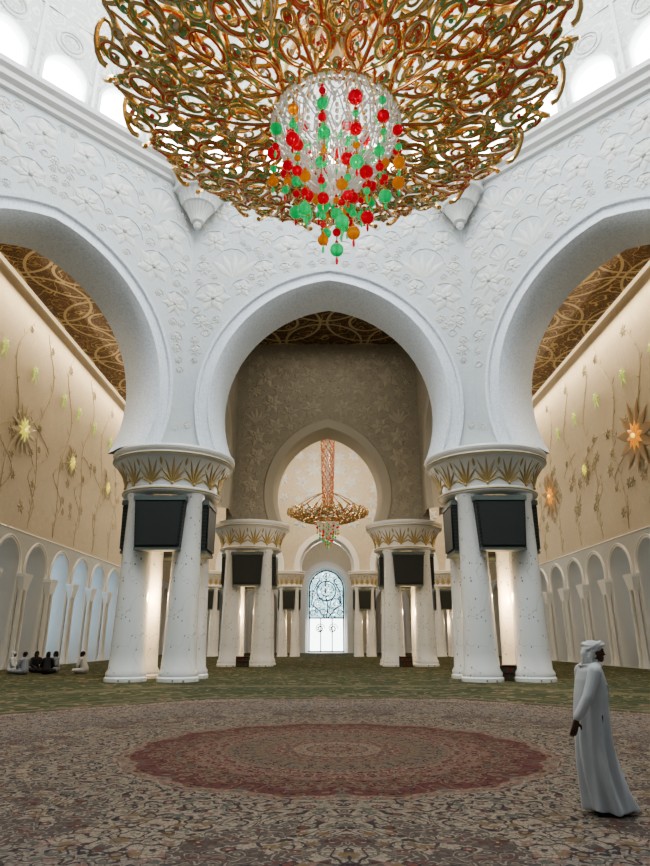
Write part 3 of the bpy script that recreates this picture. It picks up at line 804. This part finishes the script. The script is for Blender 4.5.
hc=(-.09,0,1.565)
head(man,hc)
chain(man,[(-.115,0,1.50),(-.15,0,1.40)],[.055,.065])
chain(man,[(-.16,0,1.36),(-.16,0,1.15),(-.14,0,.95)],[.115,.11,.125])
for s in (-1,1):
    chain(man,[(-.16,s*.06,1.38),(-.17,s*.175,1.375)],[.075,.06])
    xf=.10 if s>0 else -.08
    chain(man,[(-.13,s*.085,.92),((-.13+xf)/2+.03,s*.09,.48),(xf,s*.095,.10)],[.095,.065,.042])
    chain(man,[(xf-.03,s*.095,.06),(xf+.10,s*.10,.05),(xf+.17,s*.10,.045)],[.04,.034,.026])
chain(man,[(-.17,-.19,1.37),(-.27,-.235,1.12),(-.365,-.20,.90)],[.055,.045,.03])
hand(man,(-.37,-.198,.885),(-.15,.02,-1),(1,0,.0),(.2,1,0))
chain(man,[(-.17,.19,1.37),(-.16,.24,1.10),(-.16,.20,.86)],[.055,.045,.03])
hand(man,(-.16,.20,.86),(0,-.02,-1),(1,0,0),(0,-1,0))
e=bake(man,'person',[M_SKIN],.0075,2); e.location=(px,py,.012)
top(e,"standing man in long white robe and white wrapped headscarf, facing sideways","person")
manparts=[e]
rb=MB()
rings_=[(.03,.05,.238,.195),(.05,.05,.239,.196),(.20,.015,.214,.19),(.40,-.03,.198,.185),(.62,-.08,.188,.182),(.82,-.115,.182,.18),(1.0,-.14,.178,.175),(1.15,-.15,.172,.18),(1.28,-.16,.152,.19),(1.37,-.16,.122,.185),(1.43,-.15,.092,.14),(1.47,-.14,.072,.08),(1.49,-.13,.066,.068)]
seg=72; vs=[];fs=[]
for (z,cx,rx,ry) in rings_:
    am=max(0,(1.2-z))*.042
    for j in range(seg):
        a=2*pi*j/seg; k=1+am/rx*(sin(a*7+z*1.5)+.6*sin(a*11+1.3-z*3))*.8
        vs.append((cx+rx*k*cos(a),ry*k*sin(a),z+ (.0 if z>.1 else -.012*sin(a*3))))
for i in range(len(rings_)-1):
    for j in range(seg): fs.append((i*seg+j,i*seg+(j+1)%seg,(i+1)*seg+(j+1)%seg,(i+1)*seg+j))
fs.append(tuple(range(seg-1,-1,-1))); fs.append(tuple((len(rings_)-1)*seg+j for j in range(seg)))
rb.add(vs,fs,0)
chain(rb,[(-.16,-.14,1.385),(-.19,-.20,1.36),(-.275,-.24,1.12),(-.355,-.205,.935)],[.072,.074,.060,.052])
chain(rb,[(-.16,.14,1.385),(-.18,.20,1.36),(-.16,.245,1.10),(-.16,.21,.90)],[.072,.074,.062,.052])
rb.tube([(-.15+.12*cos(t*pi/8),.12*sin(t*pi/8),1.425) for t in range(16)],.012,6,0,closed=True)
for q,(z0,z1) in enumerate(((1.24,1.12),(1.14,1.04),(1.06,.93))):
    rb.tube([(-.03+q*.004,-.14,z0),(.002,-.10,(z0+z1)/2),(.01,-.03,z1)],[.006,.014,.006],6,0)
manparts.append(child(bake(rb,'robe',[M_ROBE],.009,2),e))
sf=MB()
sf.ball((hc[0]-.022,0,hc[2]+.045),(.106,.092,.074),0,18,12)
sf.ball((hc[0]-.055,0,hc[2]+.0),(.082,.092,.10),0,16,10)
def coil(dx,dz,rx,ry,tilt,lift,r_):
    sf.tube([(hc[0]+dx+rx*cos(t*pi/12),ry*sin(t*pi/12),hc[2]+dz+tilt*cos(t*pi/12)+lift*sin(t*pi/12)) for t in range(24)],[r_*(1+.2*sin(t*1.7)) for t in range(24)],8,0,closed=True)
coil(-.01,.05,.110,.092,.026,.0,.020)
coil(-.02,.073,.096,.084,.0,.016,.018)
coil(-.03,.045,.104,.092,.05,-.014,.018)
coil(-.04,.015,.092,.094,.06,.012,.016)
chain(sf,[(hc[0]-.09,-.03,hc[2]+.02),(hc[0]-.13,-.04,hc[2]-.03),(hc[0]-.135,-.05,hc[2]-.10),(hc[0]-.11,-.06,hc[2]-.17)],[.045,.038,.032,.016])
chain(sf,[(hc[0]-.06,-.08,hc[2]+.01),(hc[0]-.09,-.082,hc[2]-.06),(hc[0]-.09,-.095,hc[2]-.14)],[.026,.027,.018])
manparts.append(child(bake(sf,'headscarf',[M_SCARF],.007,1),e))
for s in (-1,1):
    ey=MB(); ey.ball((hc[0]+.074,s*.03,hc[2]+.002),(.010,.013,.009),0,10,8); manparts.append(child(ey.obj('eye',[M_EYE],True),e))
    xf=.10 if s>0 else -.08
    sd=MB(); sd.box((xf+.07,s*.10,.012),(.29,.10,.022),0); sd.tube([(xf+.1,s*.10-.05,.02),(xf+.1,s*.10-.03,.085),(xf+.1,s*.10+.03,.085),(xf+.1,s*.10+.05,.02)],.014,6,0)
    child(sd.obj('sandal',[M_SANDAL],False),e)
for o in manparts:      # upright stance: bring the upper body over the feet
    for v_ in o.data.vertices:
        t=min(1,max(0,(v_.co.z-.25)/1.25)); t=t*t*(3-2*t); v_.co.x+=.165*t

def seated(name,loc,yaw,cloth,label,scarf=None,lean=.05):
    b=MB(); hc=(lean+.03,0,.80); head(b,hc)
    chain(b,[(lean+.01,0,.74),(lean,0,.64)],[.055,.065]); chain(b,[(lean,0,.56),(0,0,.14)],[.12,.14])
    G_=MB(); chain(G_,[(lean,0,.57),(0,0,.18)],[.145,.18])
    for s in (-1,1):
        chain(b,[(lean,s*.06,.60),(lean,s*.17,.585)],[.07,.06])
        chain(b,[(lean,s*.18,.58),(lean+.08,s*.25,.34),(.30,s*.12,.26)],[.05,.042,.03])
        hand(b,(.30,s*.12,.26),(1,-s*.3,-.2),(0,s,0),(0,0,-1))
        chain(b,[(.02,s*.09,.12),(.34,s*.30,.14),(.30,-s*.06,.06)],[.10,.065,.045]); chain(b,[(.30,-s*.06,.05),(.36,-s*.16,.045)],[.04,.03])
        chain(G_,[(lean,s*.08,.60),(lean,s*.17,.585),(lean+.08,s*.25,.34),(.26,s*.15,.27)],[.09,.08,.065,.05])
        chain(G_,[(.02,s*.09,.135),(.34,s*.30,.14),(.30,s*.0,.09)],[.125,.09,.075])
    e=bake(b,name,[M_SKIN],.014,1); e.location=loc; e.rotation_euler=(0,0,yaw); e.scale=(1.2,1.2,1.2)
    top(e,label,"person")
    child(bake(G_,'garment',[cloth],.016,3),e)
    h=MB(); h.ball((hc[0]-.02,0,hc[2]+.04),(.108,.09,.09),0,14,10)
    if scarf: h.ball((hc[0]-.05,0,hc[2]-.04),(.085,.095,.13),0,12,8)
    child(bake(h,'headscarf' if scarf else 'hair',[scarf or M_HAIR],.012,1),e)
    return e
M_BLK=flat('black_cloth',(.012,.012,.014),.8); M_WCL=flat('white_cloth',(.55,.55,.53),.8); M_GCL=flat('grey_cloth',(.25,.26,.28),.8)
seated('person',(-16.9,35.4,.012),.3,M_WCL,"person in white clothes seated cross-legged on the carpet",M_SCARF)
seated('person',(-15.6,34.2,.012),2.6,M_GCL,"person in grey shirt with dark hair seated on the carpet")
seated('person',(-15.9,36.1,.012),-.8,M_BLK,"person wrapped in black seated on the carpet",M_BLK)
seated('person',(-14.55,34.4,.012),1.9,M_BLK,"person in black clothes and head cover seated beside another",M_BLK,.12)
seated('person',(-14.7,36.0,.012),-2.2,M_GCL,"person in grey clothes with dark head cover seated on the carpet",M_BLK,.08)
seated('person',(-12.9,35.3,.012),3.0,M_WCL,"dark-haired person in white shirt seated alone on the carpet",None,.15)

# ------------------------------------------------------------------ small furniture
M_W=flat('dark_wood',(.05,.025,.015),.5)
def bookstand(loc):
    e=empty('bookshelf',loc)
    b=MB()
    for z in (.05,.33,.62): b.box((0,0,z),(.8,.34,.04),0)
    for x in (-.40,.40): b.box((x,0,.34),(.04,.34,.66),0)
    b.box((0,.16,.34),(.8,.02,.62),0)
    child(b.obj('shelf_frame',[M_W],False),e)
    top(e,"low dark wooden shelf holding bound books by the column","bookshelf","low bookshelves")
    return e
rndb=random.Random(3)
bcols=[flat('book_cover_red',(.16,.03,.02),.5),flat('book_cover_green',(.03,.07,.05),.5),flat('book_cover_brown',(.12,.07,.03),.5)]
bmesh_=[]
for c in bcols:
    b=MB(); b.box((0,0,.105),(.055,.2,.21),0); bmesh_.append(b.obj('book',[c],False,link=False))
for loc in ((7.72,29.0,.012),(5.1,43.6,.012),(-5.6,43.6,.012)):
    bookstand(loc)
    for zz in (.072,.352):
        x=-.34
        while x<.35:
            o=rndb.choice(bmesh_).copy(); COL.objects.link(o); o.location=(loc[0]+x,loc[1]-.04,loc[2]+zz)
            top(o,"bound book standing upright on the low shelf","book","books on the low shelves"); x+=.075
for o in bmesh_: bpy.data.objects.remove(o)

# ------------------------------------------------------------------ lights
def area(name,loc,rot,sx,sy,P,col):
    l=bpy.data.lights.new(name,'AREA'); l.shape='RECTANGLE'; l.size=sx; l.size_y=sy; l.energy=P; l.color=col
    o=bpy.data.objects.new(name,l); o.location=loc; o.rotation_euler=rot; COL.objects.link(o); return o
area('dome_daylight',(0,CY-1,44),(0,0,0),16,16,11500,(.90,.96,1))
point('drum_fill',(0,CY,33),4200,(.95,.98,1),2.5)  # added fill brightening the drum and upper walls; no fitting hangs here
for s in (-1,1):
    area('cove_light',(s*19.0,46,23.5),(0,s*math.radians(25),0),.4,44,4000,(1,.80,.54))
area('bay_light',(0,38,23.6),(0,0,0),8,8,360,(1,.92,.80))
point('bay_lamp',(0,38,9),560,(1,.90,.76),1.0)
point('far_chandelier_lamp',(0.05,62,19),2200,(1,.92,.80),1.2)
point('end_lamp',(0,80,12),1600,(1,.94,.84),1.0)
for s in (-1,1):
    point('side_hall_lamp',(s*12,60,14),700,(1,.86,.66),1.0)
point('chandelier_lamp_and_fill',(.05,CY+.1,16.5),420,(1,.90,.72),.6)
point('chandelier_lamp_and_fill',(.05,CY-2.4,9.6),110,(1,.93,.82),.4)  # added fill below the bowl for highlights on the beads, not a chandelier bulb
w=bpy.data.worlds.new('world'); scene.world=w; w.use_nodes=True
w.node_tree.nodes['Background'].inputs[0].default_value=(.82,.91,1,1); w.node_tree.nodes['Background'].inputs[1].default_value=.215

# ------------------------------------------------------------------ camera
cam=bpy.data.cameras.new('camera'); co=bpy.data.objects.new('camera',cam); COL.objects.link(co)
cam.sensor_fit='VERTICAL'; cam.sensor_height=36; cam.lens=26; cam.clip_end=500
co.location=(-.2,0,1.7); co.rotation_euler=(math.radians(90+18.3),0,0)
scene.camera=co
scene.view_settings.view_transform='AgX'
try: scene.view_settings.look='AgX - Medium High Contrast'
except Exception: pass
